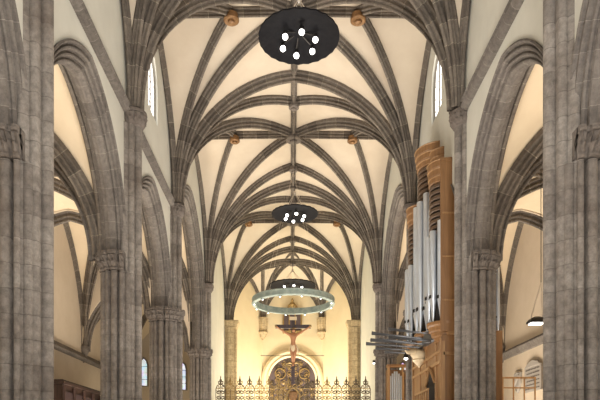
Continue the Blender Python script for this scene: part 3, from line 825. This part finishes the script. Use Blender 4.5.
    for row, (zb, n) in enumerate(((4.02, 4), (3.80, 5))):
        for i in range(n):
            yy = -1.25+2.6*i/(n-1)+row*.1; L = (1.1+1.0*math.sin(math.pi*(i+1.2)/(n+.6))**2)*(1 if row else .92)
            x0 = -.55; dz = .10-.03*row; ang = .10*(i-(n-1)/2)
            d = Vector((-math.cos(ang*.5), math.sin(ang*.5), dz)).normalized(); p0 = Vector((x0, yy, z(zb)))
            MB().tube([p0, p0+d*.25, p0+d*.27, p0+d*L*.8, p0+d*L, p0+d*(L+.01)], [.04, .04, .03, .045, .065, .05], 12).build('trumpet', 'reed', t, smooth=50)
    MB().loft([[(-.55+x, y*q, z(3.98+h)) for x, y in ((.5, -1.3), (.1, -1.3), (-.08, -.8), (-.12, 0), (-.08, .8), (.1, 1.3), (.5, 1.3))] for q, h in ((.9, -.2), (1, -.14), (1, -.06), (.92, 0), (.92, .2), (1, .24))]).build('trumpet_chest', 'reed', t, smooth=30)
    # carved pale pendant below the chest, small lit lamp beside it
    m = MB().lathe([(.05, .30), (.26, .22), (.32, .08), (.22, -.06), (.26, -.12), (.10, -.28), (.02, -.38)], (-.62, .35, z(3.48)), 14)
    m.tube([(-.62, .35, z(3.55)), (-.85, .2, z(3.7)), (-1.1, .1, z(3.62)), (-1.2, .05, z(3.70))], [.14, .12, .07, .02], 8)
    m.build('carved_pendant', 'white', t, smooth=60)
    l = MB().lathe([(.03, .1), (.08, .06), (.1, -.06), (.07, -.08)], (-1.0, .9, z(3.62)), 12).build('lamp', 'dark', t, smooth=50)
    MB().lathe([(.06, 0), (.075, -.05), (.02, -.09)], (-1.0, .9, z(3.55)), 12).build('bulb', 'bulb', l, smooth=50)
    # rear division facing the aisle
    b = MB().box((1.28, -.2, (4.1+E)/2), (1.05, 2.5, 4.1+E)); b.build('rear_case', 'owood', t)
    b = MB().box((1.28, 1.0, z(5.9)), (1.05, .1, 3.9)); b.box((.80, -.2, z(5.9)), (.1, 2.5, 3.9)); b.build('rear_panel', 'obrown', t)
    for i in range(7): pipe(t, .86+i*.14, -1.3, z(4.1), z(7.6-.16*abs(4-i)), .062, .45)
    for i in range(9): pipe(t, 1.72, -1.15+i*.22, z(4.1), z(7.6-.1*i), .07, .45)
organ()

# organ gallery railing in the right aisle
def gallery():
    t = thing('gallery', 'golden wooden gallery railing seen low through the right arch, beside the organ', 'railing', (8.5, 24.0, 0))
    MB().box((0, .6, 1.7+E), (2.2, 1.6, .14)).build('platform', 'owood', t)
    for x in (-1.0, 1.0):
        for y in (-.1, 1.3): MB().box((x, y, (1.63+E)/2), (.12, .12, 1.63+E)).build('post', 'owood', t)
    MB().box((0, -.15, 2.95+E), (2.2, .06, .07)).build('handrail', 'olight', t)
    MB().box((0, -.15, 2.55+E), (2.2, .04, .05)).build('handrail', 'olight', t)
    for i in range(6): MB().box((-1.07+i*.428, -.15, 2.36+E), (.05, .05, 1.24)).build('baluster', 'olight', t)
gallery()

# aisle floodlight
def flood():
    x, y, z = 8.05, 20.0, 4.35+E
    t = thing('aisle_lamp', 'small dark hanging lamp with lit underside in the right aisle', 'lamp', (x, y, z))
    MB().loft([[(a*q, b*q, h) for a, b in ((-.26, -.2), (.26, -.2), (.26, .2), (-.26, .2))] for q, h in ((1, -.06), (1.02, 0), (.8, .09), (.3, .16))]).build('housing', 'dark', t)
    MB().box((0, 0, -.075), (.42, .3, .03)).build('lens', 'bulb', t)
    for s in (-1, 1): MB().tube([(s*.2, 0, .08), (.15, 0, 1.3)], .012, 6).build('hanger', 'cable', t)
    MB().tube([(.15, 0, 1.3), (.15, 0, 9.9+E-z-.1)], .012, 6).build('cable', 'dark', t)
    L = bpy.data.lights.new('aisle_lamp_light', 'POINT'); L.energy = 40; L.color = (1, .9, .75); L.shadow_soft_size = .15
    lo = bpy.data.objects.new('aisle_lamp_light', L); C.objects.link(lo); lo.parent = t; lo.location = (0, 0, -.35)
flood()

# stone tablet with incised lines, shield beside it
def tablet():
    t = thing('memorial_tablet', 'grey stone tablet with rows of incised lettering low on the right aisle wall', 'plaque', (XA-.02, 29.9, 3.65+E))
    MB().box((-.04, 0, 0), (.08, 2.0, 1.25)).build('slab', 'plaque', t)
    MB().loft([[(-.03-dx, a*q, .62+b*q) for a, b in ((-1.0, 0), (1.0, 0), (.6, .22), (0, .34), (-.6, .22))] for q, dx in ((1, 0), (1, .06), (.9, .08))]).build('pediment', 'plaque', t)
    rr = random.Random(2)
    for r in range(6):
        y = -.85
        while y < .75:
            wdt = rr.uniform(.12, .3); MB().box((-.088, y+wdt/2, .48-.19*r), (.012, wdt, .06)).build('incised_word', 'ink', t); y += wdt+.06
    t = thing('stone_shield', 'small carved stone shield on the right aisle wall beside the tablet', 'shield', (XA-.02, 31.9, 3.75+E))
    MB().loft([[(-dx, a*q, b*q) for a, b in ((-.45, .45), (0, .52), (.45, .45), (.42, -.1), (.2, -.5), (0, -.62), (-.2, -.5), (-.42, -.1))] for q, dx in ((1, 0), (1, .08), (.85, .12), (.8, .09))]).build('shield_face', 'plaque', t)
    MB().tube([(-.12, -.3, .3), (-.14, .3, -.25)], .05, 6).build('band', 'plaque', t)
tablet()

# dark carved cupboard against the left aisle wall
def cupboard():
    t = thing('wooden_confessional', 'dark carved oak confessional low against the left aisle wall', 'confessional', (-11.45, 31.2, 0))
    H = 3.25+E
    b = MB().box((0, 0, H/2), (1.0, 5.6, H)); b.build('body', 'dwood', t)
    MB().box((.03, 0, H+.04), (1.2, 5.8, .12)).box((.0, 0, H+.14), (1.06, 5.7, .1)).build('cornice', 'dwood', t)
    for i in range(4):
        y = -2.1+i*1.4
        d = MB().box((.52, y, H-1.4), (.05, 1.1, 2.1)).build('door', 'crosswood', t)
        MB().lathe([(.02, .03), (.04, 0), (.02, -.03)], (.58, y+.45, H-1.4), 8).build('knob', 'gold', d)
    for i in range(5): MB().lathe([(.07, -1.9), (.06, -1), (.09, -.2), (.12, 0)], (.56, -2.8+i*1.4, H-.1), 12).build('colonnette', 'dwood', t, smooth=50)
cupboard()

# small choir organ by the right crossing pier
def choir_organ():
    t = thing('choir_organ', 'small choir organ with silver pipes low beside the right crossing pier', 'organ', (5.95, 32.0, 0))
    H = 4.45+E
    MB().box((.1, .3, 1.5), (2.0, .9, 3.0)).build('case', 'owood', t)
    MB().box((.1, .62, H/2), (2.0, .2, H)).build('back_board', 'owood', t)
    for x in (-.85, -.1, 1.05): MB().box((x, .1, H/2+.1), (.10, .3, H+.2)).build('case_post', 'olight', t)
    MB().box((.1, .1, H+.15), (2.1, .5, .12)).build('cornice', 'owood', t)
    for i in range(6):
        x = -.77+i*.115; r = .05; h = H-.1-.12*abs(2.5-i)
        o = MB().lathe([(.015, 2.95), (r, 3.3), (r, h), (r*.9, h+.01)], (x, .02, 0), 12).build('pipe', 'pipe', t, smooth=50)
        MB().box((x, -.03, 3.36), (.06, .02, .06)).build('mouth', 'void', o)
    g = MB().tube([(-.1, -.02, H-.1), (1.0, -.02, H-1.25)], .05, 6); g.box((.45, .4, 2.9+.9), (1.1, .1, 3.4)); g.build('sloping_panel', 'obrown', t)
choir_organ()
# small round spotlight on the right crossing pier
def spot():
    t = thing('spotlight', 'tiny lit spotlight on the capital of the warm-lit right pier', 'spotlight', (4.52, 33.6, 5.05+E))
    MB().lathe([(.03, .1), (.07, .08), (.08, -.05), (.06, -.06)], (0, 0, 0), 12).build('housing', 'dark', t, smooth=50)
    MB().lathe([(.055, 0), (.06, -.04), (.02, -.07)], (0, 0, -.05), 12).build('bulb', 'bulb', t, smooth=50)
spot()
